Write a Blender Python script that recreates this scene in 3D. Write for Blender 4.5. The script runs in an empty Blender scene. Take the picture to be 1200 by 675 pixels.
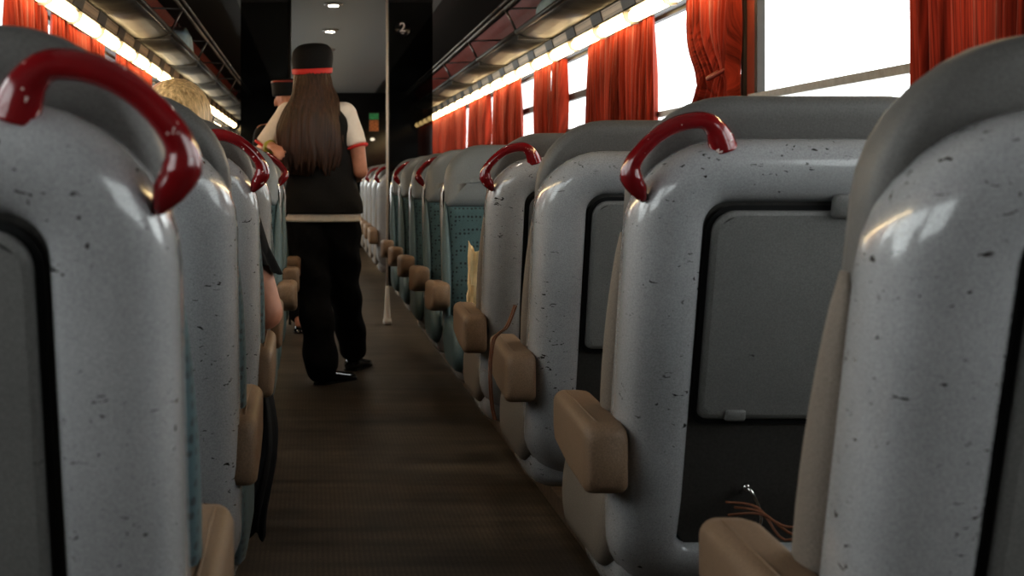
import bpy, bmesh, math, random
from mathutils import Vector, Matrix
random.seed(7)
S = bpy.context.scene
COL = S.collection
PI = math.pi

# ------------------------------------------------------------------ materials
def new_mat(name):
    m = bpy.data.materials.new(name); m.use_nodes = True
    nt = m.node_tree; b = nt.nodes.get('Principled BSDF')
    return m, nt, b

def coords(nt, scale=(1, 1, 1), rnd=True):
    tc = nt.nodes.new('ShaderNodeTexCoord')
    mp = nt.nodes.new('ShaderNodeMapping'); mp.inputs['Scale'].default_value = scale
    nt.links.new(tc.outputs['Object'], mp.inputs['Vector'])
    if rnd:
        oi = nt.nodes.new('ShaderNodeObjectInfo')
        mu = nt.nodes.new('ShaderNodeMath'); mu.operation = 'MULTIPLY'; mu.inputs[1].default_value = 37.0
        nt.links.new(oi.outputs['Random'], mu.inputs[0])
        nt.links.new(mu.outputs[0], mp.inputs['Location'])
    return mp.outputs['Vector']

def noise(nt, vec, scale, detail=3, rough=.5, dist=0):
    n = nt.nodes.new('ShaderNodeTexNoise'); n.inputs['Scale'].default_value = scale
    n.inputs['Detail'].default_value = detail; n.inputs['Roughness'].default_value = rough
    n.inputs['Distortion'].default_value = dist
    nt.links.new(vec, n.inputs['Vector']); return n.outputs['Fac']

def ramp(nt, fac, stops):
    r = nt.nodes.new('ShaderNodeValToRGB'); e = r.color_ramp.elements
    while len(e) < len(stops): e.new(.5)
    for i, (p, c) in enumerate(stops):
        e[i].position = p; e[i].color = (*c, 1) if len(c) == 3 else c
    nt.links.new(fac, r.inputs['Fac']); return r.outputs['Color']

def mix(nt, fac, a, b, mode='MIX'):
    n = nt.nodes.new('ShaderNodeMix'); n.data_type = 'RGBA'; n.blend_type = mode
    for sock, v in ((n.inputs[0], fac), (n.inputs[6], a), (n.inputs[7], b)):
        if hasattr(v, 'links') or hasattr(v, 'is_linked'): nt.links.new(v, sock)
        elif isinstance(v, (int, float)): sock.default_value = v
        else: sock.default_value = (*v, 1)
    return n.outputs[2]

def bump(nt, b, fac, strength=.3, dist=.002):
    n = nt.nodes.new('ShaderNodeBump'); n.inputs['Strength'].default_value = strength
    n.inputs['Distance'].default_value = dist
    nt.links.new(fac, n.inputs['Height']); nt.links.new(n.outputs[0], b.inputs['Normal'])

def simple(name, c, rough=.5, metal=0, var=.15, scale=25, bs=.15, spec=.5, coat=0, stretch=(1, 1, 1)):
    m, nt, b = new_mat(name)
    v = coords(nt, stretch)
    f = noise(nt, v, scale, 4, .6)
    lo = tuple(x * (1 - var) for x in c); hi = tuple(min(1, x * (1 + var)) for x in c)
    nt.links.new(ramp(nt, f, [(.3, lo), (.7, hi)]), b.inputs['Base Color'])
    b.inputs['Roughness'].default_value = rough; b.inputs['Metallic'].default_value = metal
    b.inputs['Specular IOR Level'].default_value = spec
    b.inputs['Coat Weight'].default_value = coat; b.inputs['Coat Roughness'].default_value = .08
    if bs: bump(nt, b, f, bs)
    return m

def scuffed(name, c, dark=(.03, .025, .022), rough=.3, amount=.66, coat=.3):
    m, nt, b = new_mat(name)
    v = coords(nt); v2 = coords(nt, (1, 1, 2.2))
    base = ramp(nt, noise(nt, v, 3.5, 4, .6), [(.3, tuple(x * .84 for x in c)), (.72, tuple(x * 1.1 for x in c))])
    fine = ramp(nt, noise(nt, v, 420, 2, .6), [(.35, (.82,) * 3), (.65, (1.08,) * 3)])
    base = mix(nt, 1.0, base, fine, 'MULTIPLY')
    s = ramp(nt, noise(nt, v2, 46, 3, .55, 1.2), [(amount, (0, 0, 0)), (amount + .02, (1, 1, 1))])
    k = ramp(nt, noise(nt, v, 6.5, 2, .5), [(.41, (0, 0, 0)), (.5, (1, 1, 1))])
    msk = mix(nt, 1.0, s, k, 'MULTIPLY')
    col = mix(nt, msk, base, dark)
    nt.links.new(col, b.inputs['Base Color'])
    rr = ramp(nt, noise(nt, v, 9, 4, .6), [(.3, (rough * .8,) * 3), (.75, (rough * 1.35,) * 3)])
    nt.links.new(rr, b.inputs['Roughness'])
    b.inputs['Coat Weight'].default_value = coat; b.inputs['Coat Roughness'].default_value = .05
    bump(nt, b, noise(nt, v, 90, 3, .5), .04, .001)
    return m

def fabric(name, c, dot, scale=62, var=.2):
    m, nt, b = new_mat(name)
    v = coords(nt, (1, 1, 1), False)
    vo = nt.nodes.new('ShaderNodeTexVoronoi'); vo.inputs['Scale'].default_value = scale
    vo.inputs['Randomness'].default_value = .15; nt.links.new(v, vo.inputs['Vector'])
    d = ramp(nt, vo.outputs['Distance'], [(.26, (1, 1, 1)), (.34, (0, 0, 0))])
    base = ramp(nt, noise(nt, v, 5, 4, .6), [(.3, tuple(x * (1 - var) for x in c)), (.7, tuple(x * (1 + var) for x in c))])
    fine = ramp(nt, noise(nt, v, 600, 2, .6), [(.35, (.75,) * 3), (.65, (1.15,) * 3)])
    col = mix(nt, 1.0, mix(nt, d, base, dot), fine, 'MULTIPLY')
    nt.links.new(col, b.inputs['Base Color'])
    b.inputs['Roughness'].default_value = .85; b.inputs['Sheen Weight'].default_value = .25
    bump(nt, b, noise(nt, v, 500, 2), .3, .001)
    return m

M = {}
M['shell'] = scuffed('grey_blue_enamel', (.43, .425, .43), rough=.2, coat=.5)
M['tray'] = scuffed('tray_plastic', (.215, .208, .20), rough=.42, amount=.74, coat=0)
M['recess'] = simple('recess_plastic', (.06, .055, .05), .6, var=.2, scale=200)
M['gap_shade'] = simple('gap_shade_black', (.006, .006, .006), .8, bs=0)
M['head'] = simple('headrest_vinyl', (.135, .128, .12), .5, var=.16, scale=330, bs=.25, spec=.4)
M['head2'] = simple('headrest_vinyl_blue_grey', (.17, .185, .195), .42, var=.14, scale=330, bs=.2, spec=.5)
M['teal'] = fabric('teal_upholstery', (.048, .095, .108), (.007, .018, .024))
M['taupe'] = simple('taupe_upholstery', (.20, .165, .135), .8, var=.22, scale=420, bs=.3)
M['tealside'] = simple('teal_bolster', (.085, .13, .14), .5, var=.2, scale=260, bs=.3)
M['arm'] = simple('brown_armrest_rubber', (.235, .155, .10), .5, var=.2, scale=360, bs=.35, spec=.4)
M['red'] = None
def red_handle():
    m, nt, b = new_mat('red_gloss_paint')
    v = coords(nt)
    base = ramp(nt, noise(nt, v, 14, 3), [(.3, (.15, .005, .008)), (.7, (.25, .010, .013))])
    ch = ramp(nt, noise(nt, v, 75, 2, .5), [(.70, (0, 0, 0)), (.715, (1, 1, 1))])
    nt.links.new(mix(nt, ch, base, (.75, .6, .55)), b.inputs['Base Color'])
    b.inputs['Roughness'].default_value = .16; b.inputs['Coat Weight'].default_value = .6
    b.inputs['Coat Roughness'].default_value = .04
    return m
M['red'] = red_handle()
M['chrome'] = simple('brushed_steel', (.62, .6, .57), .22, 1, var=.08, scale=60, bs=.05)
M['darkmetal'] = simple('dark_metal', (.035, .034, .033), .45, .3, var=.2, scale=60)
M['rackmetal'] = simple('rack_aluminium', (.075, .075, .075), .42, .45, var=.35, scale=7, bs=.15)
M['railmetal'] = simple('rail_aluminium', (.22, .21, .20), .35, .7, var=.2, scale=30)
M['strap'] = simple('leather_strap', (.17, .06, .025), .5, var=.2, scale=90)
M['kraft'] = simple('cream_paper', (.85, .68, .42), .8, var=.14, scale=22, bs=.6)
M['skin'] = simple('skin', (.52, .25, .17), .5, var=.1, scale=18, bs=.08)
M['black'] = simple('black_cloth', (.009, .009, .010), .85, var=.35, scale=24, bs=.6, spec=.2)
M['vest'] = simple('black_vest', (.012, .012, .013), .8, var=.3, scale=120, bs=.3, spec=.25)
M['white'] = simple('white_cotton', (.78, .72, .66), .8, var=.05, scale=40, bs=.3)
M['redtrim'] = simple('red_ribbon', (.62, .035, .03), .6, var=.08, scale=60)
M['shoe'] = simple('polished_shoe', (.008, .008, .008), .12, var=.1, bs=0, coat=.6)
M['bag'] = simple('pale_blue_bag', (.5, .66, .72), .5, var=.25, scale=9)
M['plinth'] = simple('plinth_brown', (.13, .095, .07), .55, var=.3, scale=30)
M['olive'] = simple('olive_band', (.36, .34, .06), .5, var=.1)
M['eye'] = simple('eye_white', (.7, .68, .65), .25, var=.02, bs=0)

def hair_mat(name, lo, hi, sc=(70, 70, 1.6)):
    m, nt, b = new_mat(name)
    v = coords(nt, sc)
    f = noise(nt, v, 1.6, 4, .65)
    nt.links.new(ramp(nt, f, [(.3, lo), (.72, hi)]), b.inputs['Base Color'])
    b.inputs['Roughness'].default_value = .42
    b.inputs['Specular IOR Level'].default_value = .45
    bump(nt, b, f, .8, .006)
    return m
M['hair'] = hair_mat('long_brown_hair', (.012, .006, .004), (.085, .038, .022))
M['blond'] = hair_mat('blond_hair', (.25, .14, .05), (.95, .66, .34), (60, 60, 3))

def curtain_mat(name, c):
    m, nt, b = new_mat(name)
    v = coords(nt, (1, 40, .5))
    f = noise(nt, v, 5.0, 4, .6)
    col = ramp(nt, f, [(.32, tuple(x * .35 for x in c)), (.68, tuple(min(1, x * 1.35) for x in c))])  # fold shading painted into the cloth colour as dark vertical lines
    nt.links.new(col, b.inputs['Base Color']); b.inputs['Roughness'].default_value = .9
    b.inputs['Specular IOR Level'].default_value = .1
    b.inputs['Sheen Weight'].default_value = .2
    tr = nt.nodes.new('ShaderNodeBsdfTranslucent'); nt.links.new(col, tr.inputs['Color'])
    mx = nt.nodes.new('ShaderNodeMixShader'); mx.inputs[0].default_value = .2
    nt.links.new(b.outputs[0], mx.inputs[1]); nt.links.new(tr.outputs[0], mx.inputs[2])
    nt.links.new(mx.outputs[0], nt.nodes['Material Output'].inputs['Surface'])
    bump(nt, b, f, .3, .004)
    return m
M['curtain'] = curtain_mat('red_curtain', (.29, .036, .017))
M['redwall'] = simple('red_wall_panel', (.21, .028, .018), .45, var=.2, scale=14)
M['pillar'] = simple('red_brown_pillar', (.26, .055, .03), .4, var=.12, scale=20)
M['frame'] = simple('window_frame_bronze', (.028, .022, .018), .5, .1, var=.15)
M['wall'] = simple('lower_wall_laminate', (.10, .095, .09), .5, var=.12, scale=12)
M['ceil'] = simple('ceiling_pale_panel', (.18, .178, .168), .7, var=.06, scale=120, bs=.05)
M['ceil_dark'] = simple('ceiling_dark_panel', (.010, .010, .008), .6, var=.2, scale=90, bs=.05)
M['endwall'] = simple('end_wall_dark_gloss', (.006, .006, .006), .1, var=.3, bs=0)

def floor_mat():
    m, nt, b = new_mat('worn_brown_floor_light_bands')
    v = coords(nt, (1, 1, 1), False)
    big = ramp(nt, noise(nt, v, 2.2, 5, .65), [(.3, (.048, .037, .028)), (.72, (.125, .098, .073))])
    light_bands = ramp(nt, noise(nt, coords(nt, (.6, 7, 1), False), 1.6, 3, .6), [(.35, (.65,) * 3), (.7, (1.45,) * 3)])  # window light falling in bands across the aisle, painted into the colour
    fine = ramp(nt, noise(nt, v, 160, 3, .7), [(.3, (.55,) * 3), (.7, (1.35,) * 3)])
    col = mix(nt, 1.0, mix(nt, 1.0, big, light_bands, 'MULTIPLY'), fine, 'MULTIPLY')
    wv = nt.nodes.new('ShaderNodeTexWave'); wv.inputs['Scale'].default_value = 22; wv.bands_direction = 'X'
    nt.links.new(v, wv.inputs['Vector'])
    rib = ramp(nt, wv.outputs['Fac'], [(.2, (.8,) * 3), (.8, (1.1,) * 3)])
    col = mix(nt, 1.0, col, rib, 'MULTIPLY')
    cr = ramp(nt, noise(nt, v, 70, 1, .4), [(.77, (0, 0, 0)), (.79, (1, 1, 1))])
    col = mix(nt, cr, col, (.25, .19, .12))
    nt.links.new(col, b.inputs['Base Color'])
    b.inputs['Roughness'].default_value = .4; b.inputs['Specular IOR Level'].default_value = .5
    bump(nt, b, noise(nt, v, 160, 3, .7), .35, .002)
    return m
M['floor'] = floor_mat()

def emit(name, c, s):
    m, nt, b = new_mat(name)
    v = coords(nt); f = noise(nt, v, 4, 2)
    col = ramp(nt, f, [(.3, tuple(x * .92 for x in c)), (.7, c)])
    nt.links.new(col, b.inputs['Emission Color']); b.inputs['Emission Strength'].default_value = s
    b.inputs['Base Color'].default_value = (.8, .75, .6, 1)
    return m
M['lamp'] = emit('warm_diffuser', (1.0, .74, .38), 11)
M['spot'] = emit('spot_bulb', (1.0, .9, .75), 22)
M['ledwhite'] = emit('indicator', (1, .95, .8), .4)

def grille_mat():
    m, nt, b = new_mat('perforated_gold_grille')
    v = coords(nt, (1, 1, 1), False)
    vo = nt.nodes.new('ShaderNodeTexVoronoi'); vo.inputs['Scale'].default_value = 110; vo.inputs['Randomness'].default_value = 0
    nt.links.new(v, vo.inputs['Vector'])
    nt.links.new(ramp(nt, vo.outputs['Distance'], [(.3, (.02, .015, .01)), (.4, (.42, .32, .22))]), b.inputs['Base Color'])
    b.inputs['Metallic'].default_value = .6; b.inputs['Roughness'].default_value = .35
    return m
M['grille'] = grille_mat()

def glass(name, tint, gloss_col=(1, 1, 1), rough=0.0):
    m, nt, b = new_mat(name); nt.nodes.remove(b)
    lw = nt.nodes.new('ShaderNodeLayerWeight')
    pw = nt.nodes.new('ShaderNodeMath'); pw.operation = 'POWER'; pw.inputs[1].default_value = 5
    nt.links.new(lw.outputs['Facing'], pw.inputs[0])
    fr = nt.nodes.new('ShaderNodeMath'); fr.operation = 'MULTIPLY_ADD'; fr.inputs[1].default_value = .9; fr.inputs[2].default_value = .035
    nt.links.new(pw.outputs[0], fr.inputs[0])
    tr = nt.nodes.new('ShaderNodeBsdfTransparent')
    v = coords(nt); f = noise(nt, v, 2.0, 2)
    nt.links.new(ramp(nt, f, [(.2, tuple(x * .97 for x in tint)), (.8, tint)]), tr.inputs['Color'])
    gl = nt.nodes.new('ShaderNodeBsdfGlossy'); gl.inputs['Color'].default_value = (*gloss_col, 1); gl.inputs['Roughness'].default_value = rough
    mx = nt.nodes.new('ShaderNodeMixShader')
    nt.links.new(fr.outputs[0], mx.inputs[0]); nt.links.new(tr.outputs[0], mx.inputs[1]); nt.links.new(gl.outputs[0], mx.inputs[2])
    nt.links.new(mx.outputs[0], nt.nodes['Material Output'].inputs['Surface'])
    return m
M['pane'] = glass('window_glass', (.93, .97, .98))
M['tint'] = glass('smoked_glass', (.17, .165, .15))

# ------------------------------------------------------------------ mesh helpers
def link(name, me, mat, parent=None, smooth=True):
    o = bpy.data.objects.new(name, me); COL.objects.link(o)
    if mat is not None:
        me.materials.clear(); me.materials.append(mat)
    if smooth:
        for p in me.polygons: p.use_smooth = True
    if parent is not None: o.parent = parent
    return o

def mesh(name, verts, faces, mat, parent=None, smooth=True):
    me = bpy.data.meshes.new(name); me.from_pydata([tuple(v) for v in verts], [], faces); me.update()
    bm = bmesh.new(); bm.from_mesh(me); bmesh.ops.recalc_face_normals(bm, faces=bm.faces); bm.to_mesh(me); bm.free()
    return link(name, me, mat, parent, smooth)

def loft(rings, close=True, cap0=True, cap1=True):
    n = len(rings[0]); V = [p for r in rings for p in r]; F = []
    for i in range(len(rings) - 1):
        for j in range(n if close else n - 1):
            a = i * n + j; b = i * n + (j + 1) % n
            F.append((a, b, b + n, a + n))
    if cap0: F.append(tuple(range(n - 1, -1, -1)))
    if cap1: F.append(tuple(range((len(rings) - 1) * n, len(rings) * n)))
    return V, F

class MB:
    def __init__(s): s.V = []; s.F = []
    def add(s, V, F):
        o = len(s.V); s.V += [tuple(v) for v in V]; s.F += [tuple(i + o for i in f) for f in F]; return s
    def box(s, x0, x1, y0, y1, z0, z1):
        V = [(x, y, z) for x in (x0, x1) for y in (y0, y1) for z in (z0, z1)]
        return s.add(V, [(0, 1, 3, 2), (4, 6, 7, 5), (0, 4, 5, 1), (2, 3, 7, 6), (0, 2, 6, 4), (1, 5, 7, 3)])
    def tube(s, pts, rad, n=12, flat=None):
        pts = [Vector(p) for p in pts]; rad = rad if isinstance(rad, (list, tuple)) else [rad] * len(pts)
        rings = []; up = Vector((0, 0, 1)); prev = None
        for i, p in enumerate(pts):
            t = (pts[min(i + 1, len(pts) - 1)] - pts[max(i - 1, 0)]).normalized()
            if prev is None:
                a = t.cross(up)
                if a.length < .1: a = t.cross(Vector((1, 0, 0)))
            else: a = prev - t * prev.dot(t)
            a.normalize(); b = t.cross(a); prev = a
            fa, fb = flat or (1, 1)
            rings.append([p + (a * math.cos(k * 2 * PI / n) * fa + b * math.sin(k * 2 * PI / n) * fb) * rad[i] for k in range(n)])
        return s.add(*loft(rings))
    def ball(s, c, r, n=14):
        r = r if isinstance(r, (tuple, list)) else (r,) * 3
        rings = []
        for i in range(1, n):
            th = PI * i / n
            rings.append([(c[0] + r[0] * math.sin(th) * math.cos(2 * PI * k / n), c[1] + r[1] * math.sin(th) * math.sin(2 * PI * k / n), c[2] + r[2] * math.cos(th)) for k in range(n)])
        return s.add(*loft(rings))
    def cap(s, p, r, q, r2):
        s.ball(p, r, 12).ball(q, r2, 12)
        return s.tube([p, q], [r, r2], 12)
    def chain(s, pts):
        for (p, r), (q, r2) in zip(pts[:-1], pts[1:]): s.cap(p, r, q, r2)
        return s
    def build(s, name, mat, parent=None, smooth=False):
        return mesh(name, s.V, s.F, mat, parent, smooth)
    def blob(s, name, mat, parent=None, voxel=.008, it=4, fac=.5):
        o = s.build('tmp', None)
        r = o.modifiers.new('r', 'REMESH'); r.mode = 'VOXEL'; r.voxel_size = voxel
        sm = o.modifiers.new('s', 'SMOOTH'); sm.iterations = it; sm.factor = fac
        dg = bpy.context.evaluated_depsgraph_get(); dg.update()
        me = bpy.data.meshes.new_from_object(o.evaluated_get(dg))
        old = o.data; bpy.data.objects.remove(o); bpy.data.meshes.remove(old)
        me.name = name
        return link(name, me, mat, parent, True)

def spline(pts, n=6):
    P = [Vector(p) for p in pts]; out = []
    for i in range(len(P) - 1):
        p0 = P[max(i - 1, 0)]; p1 = P[i]; p2 = P[i + 1]; p3 = P[min(i + 2, len(P) - 1)]
        for k in range(n):
            t = k / n
            out.append(.5 * ((2 * p1) + (p2 - p0) * t + (2 * p0 - 5 * p1 + 4 * p2 - p3) * t * t + (3 * p1 - p0 - 3 * p2 + p3) * t ** 3))
    out.append(P[-1]); return out

def lerp_list(vals, n):
    out = []
    for i in range(n):
        t = i / (n - 1) * (len(vals) - 1); k = min(int(t), len(vals) - 2); out.append(vals[k] + (vals[k + 1] - vals[k]) * (t - k))
    return out

def rbox_pts(x0, x1, y0, y1, z0, z1, r, seg=3):
    bm = bmesh.new(); bmesh.ops.create_cube(bm, size=1)
    for v in bm.verts:
        v.co = Vector(((x0 + x1) / 2 + v.co.x * (x1 - x0), (y0 + y1) / 2 + v.co.y * (y1 - y0), (z0 + z1) / 2 + v.co.z * (z1 - z0)))
    bmesh.ops.bevel(bm, geom=list(bm.edges), offset=r, segments=seg, profile=.5, affect='EDGES')
    V = [tuple(v.co) for v in bm.verts]; bm.verts.index_update(); F = [tuple(v.index for v in f.verts) for f in bm.faces]
    bm.free(); return V, F

def empty(name, loc=(0, 0, 0), rz=0):
    o = bpy.data.objects.new(name, None); COL.objects.link(o); o.location = loc; o.rotation_euler = (0, 0, rz)
    o.empty_display_size = .1; return o

def tag(o, label, cat, group=None, kind=None):
    if label: o['label'] = label
    if cat: o['category'] = cat
    if group: o['group'] = group
    if kind: o['kind'] = kind
    return o

def struct(o): o['kind'] = 'structure'; return o

def dup(root, loc=None, rz=None):
    def rec(o, par):
        c = o.copy(); COL.objects.link(c); c.parent = par
        for ch in list(o.children): rec(ch, c)
        return c
    r = rec(root, None)
    if loc is not None: r.location = loc
    if rz is not None: r.rotation_euler = (0, 0, rz)
    return r

# ------------------------------------------------------------------ layout constants
XC = .19                     # aisle / coach centre line (camera stands at x = 0)
XR, XL = 1.60, 2 * XC - 1.60 # side walls
def sx(x, side): return x if side > 0 else 2 * XC - x
ZCAM = 1.02
Y0, Y1 = -.6, 19.5
ZC = 2.27

# ------------------------------------------------------------------ room shell
f = MB().box(XL - .1, XR + .1, Y0, Y1 + .1, -.05, 0).build('floor', M['floor']); struct(f)
c = MB().box(XC - .72, XC + .72, Y0, Y1, ZC, ZC + .04).build('ceiling', M['ceil']); struct(c)
for s, nm in ((1, 'trim_1'), (-1, 'trim_2')):
    a, b = sorted((sx(XC + .72, s), sx(XR - .14, s)))
    struct(MB().box(a, b, Y0, Y1, ZC - .004, ZC + .04).build(nm, M['ceil_dark']))
struct(MB().box(XL - .1, XR + .1, Y1, Y1 + .08, 0, ZC + .04).build('wall_end', M['endwall']))
struct(MB().box(XL - .1, XR + .1, Y0 - .08, Y0, 0, ZC + .04).build('wall_rear', M['wall']))
PIL = [1.05 - 1.9 + 1.9 * k for k in range(0, 11)] + [Y1 + .05]
WZ0, WZ1 = .92, 1.775
for s, nm in ((1, 'wall_right'), (-1, 'wall_left')):
    xw = XR if s > 0 else XL; xo = xw + .022 * s
    mb = MB(); mb.box(min(xw, xo), max(xw, xo), Y0, Y1, 0, WZ0)
    mb.build(nm, M['wall'])['kind'] = 'structure'
    up = [(XR, WZ1), (XR, 2.02), (XR - .03, 2.12), (XR - .08, 2.20), (XR - .14, ZC + .01), (XR - .10, ZC + .04), (XR + .08, ZC + .04), (XR + .08, WZ1)]
    rings = [[(sx(x, s), y, z) for x, z in up] for y in (Y0, Y1)]
    mesh(nm + '_upper', *loft(rings), M['redwall'], None, False)['kind'] = 'structure'
    bpy.data.objects[nm + '_upper'].name = 'trim_3' if s > 0 else 'trim_4'
    mb = MB()
    for p in PIL: mb.box(min(xw, xo), max(xw, xo), max(Y0, p - .06), min(Y1, p + .06), WZ0, WZ1)
    mb.build('trim_5' if s > 0 else 'trim_6', M['pillar'])['kind'] = 'structure'

wn = 0
for s in (1, -1):
    xw = XR if s > 0 else XL
    for k in range(len(PIL) - 1):
        a = max(Y0, PIL[k] + .06); b = PIL[k + 1] - .06
        if b - a < .3: continue
        wn += 1
        w = empty('window_%d' % wn, (xw, (a + b) / 2, WZ0)); w['kind'] = 'structure'
        L = (b - a) / 2; H = WZ1 - WZ0
        fr = MB()
        x0, x1 = (-.012, .016) if s > 0 else (-.016, .012)
        fr.box(x0, x1, -L, -L + .03, 0, H).box(x0, x1, L - .03, L, 0, H).box(x0, x1, -L, L, 0, .03).box(x0, x1, -L, L, H - .03, H)
        fr.build('window_frame', M['frame'], w)
        if PIL[k] > 6 and PIL[k] < 10.4:       # opening hopper with a rail
            MB().box(x0, x1, -L, L, 1.52 - WZ0 - .02, 1.52 - WZ0 + .02).build('hopper_rail', M['frame'], w)
        MB().box(.006 * s - .002, .006 * s + .002, -L + .02, L - .02, .02, H - .02).build('window_pane', M['pane'], w)
        bar = MB().box(min(-.035 * s, -.012 * s), max(-.035 * s, -.012 * s), -L, L, 1.296 - WZ0, 1.322 - WZ0)
        bar.build('guard_bar', M['railmetal'], w)
        # light portal just outside the opening
        ld = bpy.data.lights.new('portal', 'AREA'); ld.shape = 'RECTANGLE'; ld.size = H; ld.size_y = 2 * L
        ld.cycles.is_portal = True
        lo = bpy.data.objects.new('daylight_portal', ld); COL.objects.link(lo); lo.location = (xw + .09 * s, (a + b) / 2, WZ0 + H / 2)
        lo.rotation_euler = (0, PI / 2 * s, 0)

# plinth rails under the seats
for s, nm in ((1, 'baseboard_right'), (-1, 'baseboard_left')):
    a, b = sorted((sx(.745, s), sx(.80, s)))
    struct(MB().box(a, b, Y0, 9.15, 0, .055).build(nm, M['plinth']))

# ------------------------------------------------------------------ curtains
def curtain(y0, y1, s, pinch=None, seed=0, top=1.757, bot=1.0):
    rnd = random.Random(seed); L = y1 - y0
    nf = max(2, L / .05); N = int(nf * 14); ph = rnd.random() * 6; K = 26
    V = []; F = []
    for i in range(K + 1):
        t = i / K; z = top + (bot - top) * t
        for j in range(N + 1):
            u = j / N; y = y0 + L * u
            am = .014 + .012 * min(1, t * 3)
            am *= .75 + .5 * math.sin(u * 9 + ph)
            yy = y + .010 * math.sin(u * nf * 2 * PI * .5 + ph + t * 2)
            x = am * math.sin(u * nf * 2 * PI + ph + .7 * math.sin(u * 5 + ph)) + .008 * math.sin(u * 7 + 3 * t + ph)
            if pinch:
                py, pz, pw = pinch
                g = math.exp(-((z - pz) / .13) ** 2)
                yy = yy + (py - yy) * g * pw
                x += .035 * g * math.cos((u - .5) * PI)
                if z < pz: x += .012 * math.sin(u * 20)
            V.append((x, yy, z))
    W = N + 1
    for i in range(K):
        for j in range(N): F.append((i * W + j, i * W + j + 1, (i + 1) * W + j + 1, (i + 1) * W + j))
    xp = 1.548
    V = [(sx(xp - abs(0) + x, s), y, z) for x, y, z in V]
    return V, F

RC = [
 (2.40, 3.40, 'red pleated curtain at the right edge of the photo, beside the large bare window'),
 (4.88, 5.53, 'red curtain gathered by a tieback knot, beside the large bare window'),
 (6.03, 6.74, 'red curtain on the far side of the narrow window after the tied-back curtain'),
 (6.72, 7.51, 'wide brightly lamp-lit red curtain hanging before the window with a hopper rail'),
 (8.20, 8.64, 'narrow red curtain strip just past the hopper window, lit by a warm lamp'),
 (8.61, 9.24, 'red curtain between the two windows that have a hopper rail'),
 (9.83, 10.54, 'red curtain just past the second, bluish hopper window'),
 (10.51, 11.42, 'dark red curtain before the first thin slit of bluish window'),
 (11.72, 13.20, 'red curtain between the two thin slits of bluish window'),
 (13.50, 16.0, 'far red curtain just past the last thin window slit'),
 (16.05, 19.3, 'farthest dark red curtain, where the right-hand wall meets the end wall'),
]
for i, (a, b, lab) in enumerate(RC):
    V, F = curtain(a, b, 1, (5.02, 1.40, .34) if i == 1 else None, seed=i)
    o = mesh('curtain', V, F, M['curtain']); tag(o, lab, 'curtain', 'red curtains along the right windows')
    if i == 1:
        tb = MB().tube(spline([(1.585, 5.0, 1.45), (1.53, 4.97, 1.42), (1.505, 5.03, 1.40), (1.52, 5.12, 1.405), (1.585, 5.16, 1.44)], 5), .008, 8).build('tieback', M['redwall'], o, True)
LC = [
 (3.95, 4.7, 'red curtain behind the front left seat, by the lit strip lamps'),
 (5.15, 5.9, 'red curtain at the upper left, just past the bright left window'),
 (5.95, 7.4, 'red curtain under the brightest lamps on the left side'),
 (7.9, 9.6, 'red curtain on the left wall beyond the bright lamps, partly behind the red handle'),
]
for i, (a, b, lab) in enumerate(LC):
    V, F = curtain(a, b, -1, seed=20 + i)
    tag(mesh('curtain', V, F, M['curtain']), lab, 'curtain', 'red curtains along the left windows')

# ------------------------------------------------------------------ strip lamps
def make_lamp(s):
    t = empty('strip_lamp')
    P = .34
    prof = [(1.475, 1.802), (1.466, 1.785), (1.474, 1.765), (1.492, 1.751), (1.515, 1.752), (1.528, 1.77), (1.528, 1.802)]
    cx = sx(1.5, s)
    rings = []
    for y, k in ((-P + .03, .55), (-P + .04, .85), (-P + .07, 1), (P - .07, 1), (P - .04, .85), (P - .03, .55)):
        rings.append([(sx(1.5 + (x - 1.5) * k, s) - cx, y - (1 if y > 0 else -1) * .075 * max(0, (z - 1.752) / .05) ** 1.5, (1.802 + (z - 1.802) * k) - 1.752) for x, z in prof])
    mesh('diffuser', *loft(rings), M['lamp'], t)
    hb = [(1.53, 1.80), (1.466, 1.804), (1.468, 1.812), (1.59, 1.812), (1.59, 1.76), (1.532, 1.76)]
    mesh('housing', *loft([[(sx(x, s) - cx, y, z - 1.752) for x, z in hb] for y in (-P, P)]), M['darkmetal'], t, False)
    gp = [(1.466, 1.812), (1.452, 1.862), (1.458, 1.864), (1.472, 1.814)]
    mesh('perforated_grille', *loft([[(sx(x, s) - cx, y, z - 1.752) for x, z in gp] for y in (-P + .0, P - .24)]), M['grille'], t, False)
    ep = [(1.462, 1.812), (1.447, 1.864), (1.458, 1.868), (1.478, 1.814)]
    mesh('end_block', *loft([[(sx(x, s) - cx, y, z - 1.752) for x, z in ep] for y in (P - .24, P)]), M['darkmetal'], t, False)
    fp = [(1.462, 1.806), (1.462, 1.78), (1.475, 1.757), (1.50, 1.744), (1.53, 1.748), (1.53, 1.806)]
    mesh('divider', *loft([[(sx(x, s) - cx, y, z - 1.752) for x, z in fp] for y in (P - .012, P)]), M['railmetal'], t, False)
    return t
NR = 25
ordinal = ['nearest', 'second', 'third', 'fourth', 'fifth', 'sixth', 'seventh', 'eighth', 'ninth', 'tenth', 'eleventh', 'twelfth', 'thirteenth', 'fourteenth', 'fifteenth', 'sixteenth', 'seventeenth', 'eighteenth', 'nineteenth', 'twentieth', 'twenty-first', 'twenty-second', 'twenty-third', 'twenty-fourth', 'twenty-fifth', 'twenty-sixth', 'twenty-seventh']
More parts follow.
